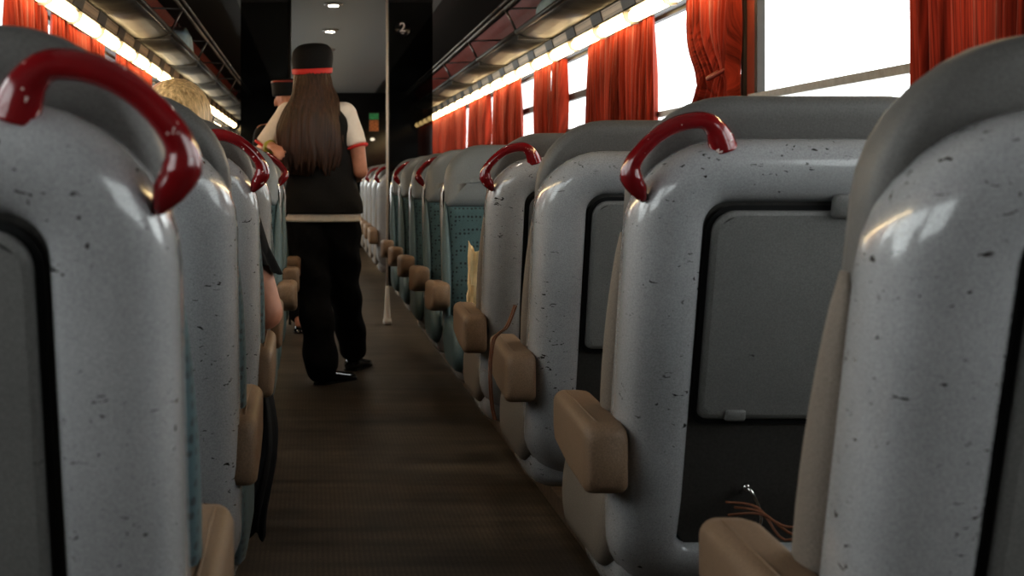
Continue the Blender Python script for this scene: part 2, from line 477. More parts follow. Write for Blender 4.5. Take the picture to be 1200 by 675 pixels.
for s in (1, -1):
    base = make_lamp(s); vis = 0
    for k in range(NR):
        y = 2.54 + .68 * k
        loc = (sx(1.5, s), y, 1.752)
        o = base if k == 0 else dup(base)
        o.location = loc
        side = 'right' if s > 0 else 'left'
        if y > 5.6:
            lab = '%s glowing warm strip lamp counted from the front of the %s rack' % (ordinal[vis], side); vis += 1
        else:
            lab = 'warm strip lamp over the front seats on the %s side' % side
        tag(o, lab, 'lamp', 'warm strip lamps under the %s luggage rack' % side if y > 5.6 else 'strip lamps over the front seats, %s' % side)

# ------------------------------------------------------------------ luggage racks
def make_rack(s):
    t = empty('luggage_rack'); cx = sx(1.6, s); L = 1.9
    def P(x, y, z): return (sx(x, s) - cx, y, z - 1.86)
    sh = [(1.452, 1.868), (1.40, 1.862), (1.34, 1.864), (1.28, 1.874), (1.245, 1.888), (1.245, 1.898), (1.29, 1.884), (1.35, 1.874), (1.45, 1.878), (1.60, 1.90), (1.60, 1.885)]
    mesh('shelf', *loft([[P(x, y, z) for x, z in sh] for y in (0.015, L - .015)]), M['rackmetal'], t)
    MB().tube([P(1.236, 0, 1.905), P(1.236, L, 1.905)], .017, 10).build('edge_rail', M['darkmetal'], t, True)
    tr = MB().tube([P(1.165, 0, 2.045), P(1.165, L, 2.045)], .012, 8).tube([P(1.135, 0, 2.06), P(1.135, L, 2.06)], .009, 8)
    tr.build('top_rail', M['railmetal'], t, True)
    for y in (.02,):
        MB().tube([P(1.236, y, 1.905), P(1.20, y, 1.98), P(1.165, y, 2.045)], .008, 8).build('bracket', M['railmetal'], t, True)
    for y in (.02,):
        MB().tube([P(1.165, y, 2.045), P(1.59, y + .02, 2.06)], .006, 8).build('cross_rod', M['railmetal'], t, True)
    r = MB(); r.box(*sorted((P(1.24, 0, 0)[0], P(1.60, 0, 0)[0])), -.012, .014, -.002, .03)
    r.build('rib', M['darkmetal'], t)
    return t
for s in (1, -1):
    base = make_rack(s); i = 0
    for k in range(9):
        y = 2.35 + 1.9 * k
        if y + 1.9 > Y1: break
        o = base if k == 0 else dup(base)
        o.location = (sx(1.6, s), y, 1.86)
        side = 'right' if s > 0 else 'left'
        if k >= 2:
            tag(o, '%s grey metal luggage rack section in view along the %s wall' % (ordinal[k - 2], side), 'luggage rack', 'luggage rack sections on the %s' % side)
        else:
            tag(o, 'grey metal luggage rack section above the front seats on the %s' % side, 'luggage rack', 'luggage rack sections above the front seats, %s' % side)

def soft_bag(loc, sc, label):
    V, F = rbox_pts(-.5, .5, -.5, .5, 0, 1, .28, 5)
    V = [(x * sc[0] * (1 - .2 * z), y * sc[1] * (1 + .08 * math.sin(z * 9)), z * sc[2] + .01 * math.sin(x * 9 + y * 7)) for x, y, z in V]
    t = mesh('soft_bag', V, F, M['bag']); t.location = loc
    h = MB().tube(spline([(0, -sc[1] * .22, sc[2] * .94), (0, -sc[1] * .1, sc[2] * 1.14), (0, sc[1] * .1, sc[2] * 1.14), (0, sc[1] * .22, sc[2] * .94)], 5), .008, 8).build('bag_handle', M['darkmetal'], t, True)
    return tag(t, label, 'bag')
soft_bag((1.43, 7.9, 1.893), (.20, .42, .20), 'pale blue soft bag lying on the right luggage rack')
soft_bag((sx(1.36, -1), 9.75, 1.888), (.22, .42, .22), 'pale blue soft bag lying on the left luggage rack')

# ------------------------------------------------------------------ ceiling spots
for i, y in enumerate((4.43, 6.13, 7.83, 9.53, 11.23, 12.93, 14.63)):
    t = empty('ceiling_spotlight', (.15, y, ZC - .012))
    MB().tube([(0, 0, -.004), (0, 0, .012)], [.062, .07], 24).build('bezel', M['railmetal'], t, True)
    MB().tube([(0, 0, -.007), (0, 0, .002)], [.036, .036], 20).build('bulb', M['spot'], t, True)
    ld = bpy.data.lights.new('spot', 'SPOT'); ld.energy = 7; ld.spot_size = 1.6; ld.spot_blend = .6; ld.color = (1, .86, .7); ld.shadow_soft_size = .04
    lo = bpy.data.objects.new('spot_light', ld); COL.objects.link(lo); lo.location = (.15, y, ZC - .04)
    if i in (3, 4):
        tag(t, ('round recessed ceiling spotlight at the very top of the photo' if i == 3 else 'round recessed ceiling spotlight just above the attendant\'s cap'), 'light', 'ceiling spotlights')
    else:
        tag(t, 'round recessed ceiling spotlight over the aisle, out of sight behind the cap or above', 'light', 'other ceiling spotlights')

# ------------------------------------------------------------------ seats
W2 = .29; ZB = .298; ZT = 1.082
def lean(z):
    y = (1.1 - z) * .27
    if z < .5: y += (.5 - z) ** 2 * 1.6
    return y
KT = 1.0
def rr(w, z0, z1, rt, rb, d=0, n=9, ns=8):
    """rounded rectangle outline in the x-z plane, inset by d, always the same count"""
    w -= d; z0 += d; z1 -= d * KT; rt = max(rt - d, .012); rb = max(rb - d, .012); P = []
    def arc(cx, cz, r, a0):
        for k in range(n):
            a = a0 + PI / 2 * k / (n - 1); P.append((cx + r * math.cos(a), cz + r * math.sin(a)))
    def line(p, q):
        for k in range(1, ns): P.append((p[0] + (q[0] - p[0]) * k / ns, p[1] + (q[1] - p[1]) * k / ns))
    arc(w - rt, z1 - rt, rt, 0); line(P[-1], (-w + rt, z1))
    arc(-w + rt, z1 - rt, rt, PI / 2); line(P[-1], (-w, z0 + rb))
    arc(-w + rb, z0 + rb, rb, PI); line(P[-1], (w - rb, z0))
    arc(w - rb, z0 + rb, rb, PI * 1.5); line(P[-1], (w, z1 - rt))
    return P
def D(x, y, z): return (x, y + lean(z), z)
def outline_loft(profile, w, z0, z1, rt, rb, cap0=False, cap1=True):
    rings = []
    for d, y in profile:
        rings.append([D(x, y, z) for x, z in rr(w, z0, z1, rt, rb, d)])
    return rings

def fill_rows(ring_pts, y, nrow=10):
    return ring_pts

def panel_grid(w, z0, z1, rt, rb, y, bulge=0, nx=12, nz=22):
    """grid that fills a rounded rectangle (following the lean), pts (x, y, z)"""
    V = []; F = []
    for i in range(nz + 1):
        z = z0 + (z1 - z0) * i / nz
        ww = w
        if z > z1 - rt: ww = w - rt + math.sqrt(max(0, rt * rt - (z - z1 + rt) ** 2))
        if z < z0 + rb: ww = w - rb + math.sqrt(max(0, rb * rb - (z0 + rb - z) ** 2))
        for j in range(nx + 1):
            u = j / nx * 2 - 1
            V.append(D(u * ww, y + bulge * (1 - u * u) * math.sin(PI * (i + .5) / (nz + 1)), z))
    for i in range(nz):
        for j in range(nx):
            a = i * (nx + 1) + j; F.append((a, a + 1, a + nx + 2, a + nx + 1))
    return V, F

def pillow(w, z0, z1, rt, rb, yb, yf, bul):
    """closed cushion between rear depth yb and front depth yf"""
    prof = [(.02, yb), (.003, yb + .01), (0, yb + .03), (0, yf - .045), (.006, yf - .022), (.02, yf - .007), (.04, yf + .001), (.07, yf + bul * .6), (.11, yf + bul)]
    rings = outline_loft(prof, w, z0, z1, rt, rb)
    V, F = loft(rings, True, False, False)
    n = len(rings[0])
    # front and back fills as strips between the outline's left and right halves
    for base, last in ((0, rings[0]), ((len(rings) - 1) * n, rings[-1])):
        cz = (z0 + z1) / 2; yy = prof[0][1] if base == 0 else prof[-1][1]
        prevb = base
        for f_ in (.82, .62, .42, .2):
            m0 = len(V); ex = 0 if base == 0 else bul * .9 * (1 - f_ * f_)
            V += [D(p[0] * f_, yy + ex, cz + (p[2] - cz) * f_) for p in last]
            for k in range(n):
                k2 = (k + 1) % n
                F.append((prevb + k, prevb + k2, m0 + k2, m0 + k))
            prevb = m0
        c = len(V); V.append(D(0, yy + (0 if base == 0 else bul * .92), cz))
        for k in range(n): F.append((prevb + k, prevb + (k + 1) % n, c))
    return V, F

def make_seat(a, handle, mats, facing=False):
    """a = local side (-1/+1) on which the aisle lies; seat faces +y"""
    t = empty('train_seat')
    # outer shell
    prof = [(.006, .125), (.0, .11), (0, .06), (.005, .034), (.016, .014), (.034, .002), (.056, -.003), (.074, -.001), (.093, .005), (.103, .015), (.108, .034)]
    globals()['KT'] = .92
    rings = outline_loft(prof, W2, ZB, ZT, .145, .125)
    globals()['KT'] = 1.0
    V, F = loft(rings, True, False, False)
    mesh('back_shell', V, F, M['shell'], t)
    V, F = panel_grid(W2 - .104, ZB + .104, ZT - .096, .03, .02, .031)
    mesh('rear_panel', V, F, M['recess'], t)
    # tray
    tw = .171; z0, z1 = .630, .970
    prof = [(.0, .03), (0, .016), (.003, .0125), (.010, .011)]
    rings = []
    for d, y in prof: rings.append([D(x, y, z) for x, z in rr(tw, z0, z1, .035, .015, d)])
    V, F = loft(rings, True, False, False)
    pv, pf = panel_grid(tw - .008, z0 + .008, z1 - .008, .028, .01, .011)
    mb = MB().add(V, F).add(pv, pf); mb.build('tray_table', M['tray'], t, True)
    # black strip painting in the shade of the gap around the tray
    g = MB()
    ro = rr(tw + .008, z0 - .010, z1 + .008, .042, .02); ri = rr(tw - .002, z0 + .002, z1 - .002, .033, .014)
    g.add(*loft([[D(x, .024, z) for x, z in ro], [D(x, .024, z) for x, z in ri]], True, False, False)); g.build('tray_gap_shade', M['gap_shade'], t)
    lx = .035 * -a
    V, F = rbox_pts(lx - .026, lx + .026, -.006, .02, z1 - .012, z1 + .026, .008, 3); V = [D(*v) for v in V]
    mesh('tray_latch', V, F, M['tray'], t)
    hx = .112 * a
    V, F = rbox_pts(hx - .016, hx + .016, .004, .02, z0 - .002, z0 + .016, .003, 2); V = [D(*v) for v in V]
    mesh('hinge_tab', V, F, M['tray'], t)
    # bag hook on the lower rear panel
    hk = spline([(.085 * a, .028, .50), (.085 * a, .0, .515), (.078 * a, -.012, .505), (.066 * a, -.008, .485), (.058 * a, -.004, .462), (.056 * a, .004, .445)], 5)
    mb = MB().tube([D(*p) for p in hk], .0035, 8); mb.ball(D(.085 * a, .004, .515), .007, 8); mb.build('bag_hook', M['chrome'], t, True)
    # cushions
    V, F = pillow(W2 - .012, .905, 1.152, .15, .02, .10, .205, .012)
    mesh('headrest', V, F, mats[0], t)
    V, F = pillow(W2 - .014, .44, .925, .02, .05, .10, .195, .006)
    mesh('back_cushion', V, F, mats[1], t)
    # side edge of the back cushion
    for sd in (-1, 1):
        e = []
        for i in range(15):
            z = .44 + (.93 - .44) * i / 14
            w = .003 + .017 * math.sin(PI * min(1, i / 14 * 1.0)) ** .8; q = .012 + .026 * math.sin(PI * i / 14) ** .6
            ring = []
            for k in range(10):
                an = 2 * PI * k / 10; ring.append(D(sd * (W2 - .012) + w * math.cos(an), .158 + q * math.sin(an), z))
            e.append(ring)
        mesh('side_bolster', *loft(e), mats[2], t)
    # seat pan: shell cradle, swept forward
    rings = []
    for y, zb, zt, w in ((.28, .30, .40, .262), (.33, .272, .42, .272), (.40, .262, .42, .276), (.52, .266, .42, .276), (.60, .285, .415, .272), (.655, .32, .40, .262), (.675, .345, .39, .24)):
        ring = [(x, y, z) for x, z in rr(w, zb, zt, .03, min(.06, (zt - zb) * .45), 0)]
        rings.append(ring)
    mesh('seat_pan', *loft(rings), M['shell'], t)
    rings = []
    for y, zb, zt, w in ((.26, .40, .46, .23), (.28, .39, .485, .255), (.36, .385, .49, .264), (.50, .385, .488, .264), (.62, .385, .48, .262), (.675, .385, .465, .255), (.70, .39, .44, .235), (.705, .40, .42, .22)):
        rings.append([(x, y, z + (.012 * math.cos(x / w * PI / 2) if z > .43 else 0)) for x, z in rr(w, zb, zt, .028, .02, 0)])
    mesh('seat_cushion', *loft(rings), mats[1], t)
    for sd in (-1, 1):
        rings = []
        for d, x in ((.05, .240), (.03, .244), (.010, .252), (.0, .266), (.004, .282), (.014, .291), (.032, .295), (.060, .296)):
            ring = []
            for (u, v) in rr(.205, .325, .502, .085, .085, d):
                yy = .475 + u + (v - .41) * -.3
                ring.append((sd * x, yy, v))
            rings.append(ring)
        mesh('seat_bolster', *loft(rings), mats[2], t)
    # armrests
    for sd in ((a,) if True else (-1, 1)):
        xc = sd * (W2 + (.026 if sd < 0 and mats[2] is not M['teal'] or facing else -.007)); dzz = -.018; yo = .0 if (mats[2] is not M['teal']) else .05
        rings = []
        for y, zb, zt, w in ((.135, .54, .62, .025), (.143, .527, .634, .033), (.165, .522, .640, .0365), (.30, .532, .645, .0365), (.42, .552, .65, .036), (.452, .566, .646, .032), (.462, .585, .635, .022)):
            rings.append([(xc + x, y + yo, z + dzz) for x, z in rr(w, zb, zt, .02, .016, 0, 6, 3)])
        o = mesh('armrest', *loft(rings), M['arm'], t)
        seam = MB().tube([(xc + sd * .014, .165 + yo, .6395 + dzz), (xc + sd * .014, .30 + yo, .6445 + dzz), (xc + sd * .014, .42 + yo, .6495 + dzz)], .0022, 6)
        seam.build('seam', M['arm'], o, True)
        pv = MB().tube([(xc - sd * .034, .20, .59), (xc - sd * .06, .21, .59)], .022, 14); pv.build('armrest_pivot', M['darkmetal'], t, True)
    # dark pedestal
    pd = MB().box(.02, .24, .33, .60, .03, .27).box(.0, .26, .30, .64, .0, .035)
    if a > 0: pd.V = [(-x, y, z) for x, y, z in pd.V]
    pd.build('pedestal', M['darkmetal'], t)
    if handle:
        pts = [(.013, -.036), (.003, -.018), (-.009, .002), (-.008, .022), (.004, .042), (.025, .064), (.050, .080), (.076, .088), (.100, .088), (.115, .077), (.124, .062), (.130, .044)]
        P = []
        for k, (d, h) in enumerate(pts):
            u = k / (len(pts) - 1)
            P.append((a * (W2 - d), .030 + .006 * math.sin(PI * u), ZCAM + h))
        P = [(x, y + lean(z), z) for x, y, z in P]
        P = spline(P, 4)
        R = lerp_list([.004, .015, .0185, .014, .0125, .0125, .0135, .014, .0145, .017, .021, .024], len(P))
        mb = MB().tube(P, R, 18, (1.0, .95)); mb.build('grab_handle', M['red'], t, True)
    return t

matsR = (M['head'], M['teal'], M['taupe']); matsL = (M['head'], M['teal'], M['teal'])
matsF = (M['head2'], M['teal'], M['tealside'])
proto = {}
def seat(x, y, side, facing_us, handle, label, z=0):
    a = -side if not facing_us else side
    key = (a, handle, facing_us, side)
    mats = matsF if facing_us else (matsR if side > 0 else matsL)
    if key not in proto:
        o = make_seat(a, handle, mats, facing_us); proto[key] = o
    else: o = dup(proto[key])
    o.location = (x, y, z); o.rotation_euler = (0, 0, PI if facing_us else 0)
    tag(o, label, 'seat', 'train seats on the %s of the aisle' % ('right' if side > 0 else 'left'))
    return o
XSR = .505 + W2; XSL = -.120 - W2
seat(XSR, 1.09, 1, False, False, 'nearest right-hand grey train seat without a handle, cut off by the right edge')
seat(XSR, 2.02, 1, False, True, 'large grey train seat with red handle and the fullest view of a tray table')
seat(XSR, 2.91, 1, False, False, 'grey train seat without handle on the right, leather strap over its brown armrest')
seat(XSR, 3.77, 1, False, True, 'grey train seat with a red handle whose back half hides the cream paper bag')
seat(XSR, 5.40, 1, True, False, 'nearest teal patterned train seat facing the camera, behind the cream paper bag')
seat(XSR, 6.27, 1, True, True, 'second teal seat facing the camera on the right, red handle on its grey headrest')
seat(XSR, 7.12, 1, True, False, 'third teal seat facing the camera on the right, no handle')
seat(XSR, 7.97, 1, True, True, 'fourth teal seat facing the camera on the right, red handle on its corner')
seat(XSR, 8.82, 1, True, False, 'fifth and last teal seat facing the camera on the right, just before the steel post')
for k, y in enumerate((10.3, 11.2, 12.1, 13.0, 13.9)):
    seat(XSR, y, 1, False, k % 2 == 0, '%s small grey seat back beyond the steel post, beside the attendant' % (['nearest', 'second', 'third', 'fourth', 'farthest'][k]))
seat(XSL, 1.08, -1, False, True, 'blurred grey train seat filling the left edge, with the biggest red grab handle', .006)
seat(XSL, 2.00, -1, False, False, 'grey train seat without handle directly behind the big red handle on the left', .006)
seat(XSL, 2.89, -1, False, True, 'grey train seat with chipped red handle in front of the blond passenger', .006)
seat(XSL, 3.78, -1, False, False, 'narrow grey seat edge just beyond the passenger\'s arm on the left', .006)
seat(XSL, 5.33, -1, True, True, 'left seat facing the camera with red handle, beside the attendant\'s left hand', .006)
seat(XSL, 6.2, -1, True, False, 'left seat facing the camera whose brown armrest shows beside the attendant\'s trousers')
seat(XSL, 7.05, -1, True, True, 'farthest left seat, mostly hidden behind the attendant')

# ------------------------------------------------------------------ glass screens, post, sign
def screen(x0, x1, label, bright):
    t = empty('glass_screen', ((x0 + x1) / 2, 9.32, 0)); w = (x1 - x0) / 2
    MB().box(-w, w, -.004, .004, .30, ZC - .02).build('glass_pane', M['tint'], t)
    MB().box(-w, w, -.012, .012, .27, .30).build('bottom_rail', M['darkmetal'], t)
    MB().box(-w, w, -.012, .012, ZC - .02, ZC - .001).build('top_rail', M['darkmetal'], t)
    e = 1 if not bright else -1
    MB().tube([(-e * w * -1, 0, .27), (-e * w * -1, 0, ZC - .002)], .006, 10).build('edge_strip', M['darkmetal'], t, True)
    return tag(t, label, 'screen')
screen(.535, .84, 'smoked glass screen to the right of the attendant, carrying the number 2 disc', True)
screen(-.50, -.165, 'smoked glass screen on the left behind the attendant\'s shoulder', False)
p = MB().tube([(0, 0, .25), (0, 0, ZC - .002)], .009, 14)
p.add(*loft([[(r * math.cos(k * PI / 8), r * math.sin(k * PI / 8), z) for k in range(16)] for r, z in ((.030, 0), (.031, .03), (.024, .05), (.020, .12), (.015, .25), (.010, .27))]))
po = p.build('grab_pole', M['white'], None, True); po.location = (.522, 9.30, 0)
tag(po, 'thin steel pole from floor to ceiling with a pale foot, at the screen edge', 'pole')
po2 = MB().tube([(0, 0, 0), (0, 0, ZC - .002)], .009, 12).build('grab_pole', M['darkmetal'], None, True); po2.location = (-.155, 9.30, 0)
tag(po2, 'dark slim pole at the edge of the left smoked screen, behind the attendant', 'pole')

sg = empty('number_sign', (.63, 9.312, ZCAM + 1.045))
MB().tube([(0, 0, 0), (0, -.004, 0)], .056, 32).build('sign_disc', simple('sign_black', (.004, .004, .008), .3, var=.1, bs=0), sg, True)
def text(body, size, loc, mat, parent, name='lettering'):
    cu = bpy.data.curves.new(name, 'FONT'); cu.body = body; cu.size = size; cu.align_x = 'CENTER'; cu.align_y = 'CENTER'; cu.extrude = .0012; cu.offset = size * .02
    o = bpy.data.objects.new('tmp', cu); COL.objects.link(o)
    dg = bpy.context.evaluated_depsgraph_get(); dg.update()
    me = bpy.data.meshes.new_from_object(o.evaluated_get(dg)); bpy.data.objects.remove(o); bpy.data.curves.remove(cu)
    o = link(name, me, mat, parent, False); o.location = loc; o.rotation_euler = (PI / 2, 0, 0); return o
wht = simple('sign_white', (.62, .62, .68), .5, var=.03, bs=0)
text('2', .09, (0, -.0055, .006), wht, sg)
MB().box(-.012, .012, -.006, -.004, -.036, -.031).build('underline', wht, sg)
tag(sg, 'small round black sign with a white number 2 on the smoked glass', 'sign')

# poster on the end wall
ps = empty('poster', (.90, Y1, ZCAM + .82))
MB().box(-.075, .075, -.006, 0, -.14, .14).build('backing', M['darkmetal'], ps)
MB().box(-.068, .068, -.008, -.006, .04, .13).build('green_field', simple('poster_green', (.04, .30, .12), .6, var=.3, scale=30, bs=0), ps)
MB().box(-.068, .068, -.008, -.006, -.13, .03).build('orange_field', simple('poster_orange', (.42, .15, .05), .6, var=.6, scale=40, bs=0), ps)
tag(ps, 'small green and orange poster on the dark end wall right of the attendant', 'poster')
dl = MB().ball((0, 0, 0), (.035, .01, .025), 10).build('indicator_light', M['ledwhite'], None, True); dl.location = (.88, Y1 - .008, ZCAM + .57)
tag(dl, 'tiny white light under the poster on the dark end wall', 'light')
# sliding door in the end wall
dd = empty('door_1', (XC, Y1, 0)); dd['kind'] = 'structure'
MB().box(-.36, .36, -.02, .0, 0, 1.98).build('door_leaf', M['endwall'], dd)
MB().box(-.40, -.36, -.03, 0, 0, 2.02).box(.36, .40, -.03, 0, 0, 2.02).box(-.36, .36, -.03, 0, 1.98, 2.02).build('door_frame', M['darkmetal'], dd)

# ------------------------------------------------------------------ small things
# leather strap over the armrest
def place(mb, name, mat, label, cat):
    o = mb.build(name, mat, None, True); return tag(o, label, cat)
sp = spline([(.485, 3.20, .716), (.462, 3.18, .668), (.436, 3.14, .655), (.421, 3.12, .64), (.414, 3.12, .59), (.413, 3.11, .54), (.418, 3.12, .49), (.425, 3.12, .455)], 6)
place(MB().tube(sp, .003, 8, (1, .5)).tube([p + Vector((.006, .008, -.002)) for p in sp], .0028, 8, (1, .5)), 'leather_strap', M['strap'], 'thin brown leather strap hanging over the armrest of the third right seat', 'strap')
# paper bag on the fourth seat
rings = []
N = 28; rb = random.Random(3)
for i in range(9):
    u = i / 8; z = .50 + .295 * u; w = .085 * (1 - .12 * u); d = .06 * (1 - .45 * u); r = []
    for k in range(N):
        a = 2 * PI * k / N
        ca, sa = math.cos(a), math.sin(a)
        x = w * (abs(ca) ** .5) * (1 if ca > 0 else -1); y = d * (abs(sa) ** .5) * (1 if sa > 0 else -1)
        j = .006 * rb.uniform(-1, 1)
        zz = z + (.008 * math.sin(k * 1.3) * u ** 6 + (.04 * math.exp(-((a - 3.0) / .35) ** 2)) * u ** 5)
        r.append((x + j, y + j, zz))
    rings.append(r)
V, F = loft(rings, True, True, False)
pb = mesh('paper_bag', V, F, M['kraft'], None, False); pb.location = (.60, 4.50, -.008)
pb.location = (.585, 4.33, -.008)
pb.modifiers.new('thick', 'SOLIDIFY').thickness = .001
tag(pb, 'crumpled cream paper bag with a torn top standing on the seat before the teal seat', 'bag')
# twisted wire / net cord behind front right seat
cr = MB()
for (dx, dz) in ((0, 0), (.01, .012), (-.004, .02)):
    cr.tube(spline([(.655 + dx, 2.10, .49 + dz), (.69, 2.06 - dx, .502 + dz * .4), (.72 + dx, 2.02, .492 - dz), (.76, 2.0, .505), (.80, 2.03 + dx, .495)], 5), .0022, 6)
cr.build('t', M['strap'], None, True).name = 'net_cord'
tag(bpy.data.objects['net_cord'], 'loose brown net cords behind the front right armrest, on the red-handled seat back', 'cord')

# ------------------------------------------------------------------ people
def hand(mb, wrist, direc, palmn, grip=.5, s=1.0):
    """palm plus five bent fingers from wrist along direc; palmn = direction the fingers curl to"""
    d = Vector(direc).normalized(); n = Vector(palmn); n = (n - d * n.dot(d)).normalized(); sd = d.cross(n).normalized()
    w = Vector(wrist)
    for k in range(4):
        o = (k - 1.5) * .019 * s
        base = w + d * .085 * s + sd * o
        mb.cap(tuple(w + d * .01 + sd * o * .7), .014 * s, tuple(base), .012 * s)
        L = (.040, .046, .043, .033)[k] * s; p = base; dirv = d.copy()
        for j, (l, r) in enumerate(((L, .0095), (L * .65, .0085), (L * .5, .0075))):
            ang = grip * (.9 + .25 * j)
            dirv = (dirv * math.cos(ang) + n * math.sin(ang)).normalized() if j else (d * math.cos(ang * .6) + n * math.sin(ang * .6)).normalized()
            # keep perpendicular rotation
            q = p + dirv * l; mb.cap(tuple(p), (.0095 if j == 0 else .009) * s, tuple(q), r * s); p = q
    tb = w + d * .025 * s + sd * .030 * s; t1 = tb + (d * .6 + sd * .7 + n * .3).normalized() * .035 * s; t2 = t1 + (d * .9 + n * .4).normalized() * .03 * s
    mb.cap(tuple(w), .018 * s, tuple(tb), .014 * s); mb.cap(tuple(tb), .013 * s, tuple(t1), .011 * s); mb.cap(tuple(t1), .011 * s, tuple(t2), .009 * s)

def head(mb, c, fy, s=1.0):
    x, y, z = c
    mb.ball((x, y - fy * .012, z + .028 * s), (.076 * s, .092 * s, .088 * s), 18)
    mb.ball((x, y + fy * .022, z - .035 * s), (.058 * s, .066 * s, .072 * s), 16)
    mb.ball((x, y + fy * .045, z - .085 * s), (.030 * s, .03 * s, .022 * s), 10)
    mb.cap((x, y + fy * .080, z + .018 * s), .009 * s, (x, y + fy * .100, z - .018 * s), .014 * s)
    for e in (-1, 1):
        mb.ball((x + e * .079 * s, y - fy * .002, z - .005), (.010 * s, .018 * s, .030 * s), 8)
        mb.ball((x + e * .030 * s, y + fy * .080, z + .032 * s), (.022 * s, .012 * s, .008 * s), 8)
        mb.ball((x + e * .030 * s, y + fy * .076, z + .012 * s), (.013 * s, .013 * s, .011 * s), 8)
    mb.ball((x, y + fy * .083, z - .048 * s), (.024 * s, .012 * s, .007 * s), 8)
    mb.ball((x, y + fy * .081, z - .058 * s), (.020 * s, .012 * s, .007 * s), 8)

def ring_body(rows, n=40, e=.8):
    rings = []
    for z, cx, cy, rx, ry in rows:
        r = []
        for k in range(n):
            a = 2 * PI * k / n; ca, sa = math.cos(a), math.sin(a)
            r.append((cx + rx * abs(ca) ** e * (1 if ca > 0 else -1), cy + ry * abs(sa) ** e * (1 if sa > 0 else -1), z))
        rings.append(r)
    return loft(rings)

def smooth_rows(rows, n=5):
    P = [Vector(r[:3]) for r in rows]; Q = [Vector((r[3], r[4], 0)) for r in rows]
    A = spline(P, n); B = spline(Q, n)
    return [(a.x, a.y, a.z, b.x, b.y) for a, b in zip(A, B)]

# --- the attendant walking away down the aisle
YW = 6.78
b = MB()
head(b, (.0, YW + .02, 1.555), 1, .98)
b.chain([((0.0, YW, 1.47), .048), ((.02, YW - .01, 1.38), .052)])
b.chain([((-.13, YW, 1.335), .058), ((.02, YW, 1.36), .07), ((.175, YW, 1.335), .058)])
b.chain([((.02, YW, 1.30), .11), ((.035, YW, 1.10), .10), ((.05, YW, .95), .11)])
b.chain([((.175, YW, 1.335), .05), ((.222, YW - .02, 1.19), .045), ((.242, YW - .03, 1.055), .039), ((.225, YW + .12, 1.03), .034), ((.19, YW + .22, 1.05), .026)])
hand(b, (.18, YW + .235, 1.055), (-.4, 1, .15), (-.3, .1, -1), .5, .95)
b.chain([((-.145, YW, 1.335), .05), ((-.215, YW + .0, 1.20), .043), ((-.268, YW + .04, 1.150), .036), ((-.235, YW - .03, 1.165), .031), ((-.205, YW - .09, 1.180), .025)])
hand(b, (-.203, YW - .095, 1.180), (.35, -1, -.15), (.1, -.3, -1), .6, .9)
b.chain([((-.02, YW, .86), .10), ((.01, YW - .02, .50), .062), ((.055, YW - .15, .10), .04), ((.10, YW - .08, .045), .03)])
b.chain([((.13, YW, .86), .10), ((.17, YW + .12, .50), .062), ((.215, YW + .30, .12), .04), ((.24, YW + .40, .06), .03)])
P1 = b.blob('person', M['skin'], None, .0065, 5)
tag(P1, 'person seen from behind walking up the aisle, long brown hair, black cap and vest', 'person')
# trousers
t = MB()
t.chain([((-.035, YW, .86), .115), ((-.015, YW, .66), .105), ((.005, YW - .02, .46), .088), ((.03, YW - .09, .25), .086), ((.045, YW - .145, .085), .088)])
t.chain([((.135, YW, .86), .115), ((.145, YW + .04, .66), .105), ((.165, YW + .12, .46), .085), ((.195, YW + .23, .25), .080), ((.215, YW + .30, .13), .080)])
t.chain([((-.03, YW + .01, .88), .12), ((.13, YW + .01, .88), .12)])
tr = t.blob('trousers', M['black'], P1, .01, 6)
for v in tr.data.vertices:
    x, y, z = v.co
    v.co.x += .006 * math.sin(z * 38 + x * 20); v.co.y += .006 * math.sin(z * 31 + x * 14 + 1)
# shirt with sleeves
s1 = MB()
s1.chain([((.165, YW, 1.345), .062), ((.208, YW - .015, 1.235), .058)]); s1.tube([(.165, YW, 1.345), (.217, YW - .02, 1.185)], [.06, .062], 18)
s1.chain([((-.125, YW, 1.345), .062), ((-.19, YW, 1.24), .06)]); s1.tube([(-.125, YW, 1.345), (-.232, YW + .01, 1.185)], [.06, .064], 18)
s1.chain([((-.12, YW, 1.34), .07), ((.16, YW, 1.34), .07)])
s1.chain([((.02, YW, 1.28), .13), ((.04, YW, 1.05), .12)])
s1.add(*ring_body([(.800, .052, YW, .196, .132), (.855, .052, YW, .194, .130), (1.0, .045, YW, .165, .11)]))
sh = s1.blob('shirt', M['white'], P1, .007, 4)
for (c0, ax, r) in (((.2185, YW - .021, 1.180), (.05, -.02, -.16), .0655), ((-.234, YW + .01, 1.182), (-.1, .01, -.155), .067)):
    c0 = Vector(c0); ax = Vector(ax).normalized()
    MB().tube([c0, c0 + ax * .010], [r, r * .99], 24).build('cuff', M['redtrim'], sh, True)
rows = smooth_rows([(.843, .053, YW, .203, .143), (.90, .053, YW, .199, .14), (1.0, .047, YW, .176, .122), (1.08, .04, YW, .166, .118), (1.18, .034, YW, .160, .118), (1.27, .028, YW, .165, .122), (1.34, .022, YW, .158, .11), (1.385, .02, YW, .11, .085), (1.405, .02, YW, .07, .07)], 5)
rows = [(r[0], r[1], r[2], r[3], r[4]) for r in rows]
V, F = ring_body(rows, 48)
V = [(x + .003 * math.sin(z * 40 + y * 60), y + .004 * math.sin(z * 33 + x * 30), z) for x, y, z in V]
mesh('vest', V, F, M['vest'], P1)
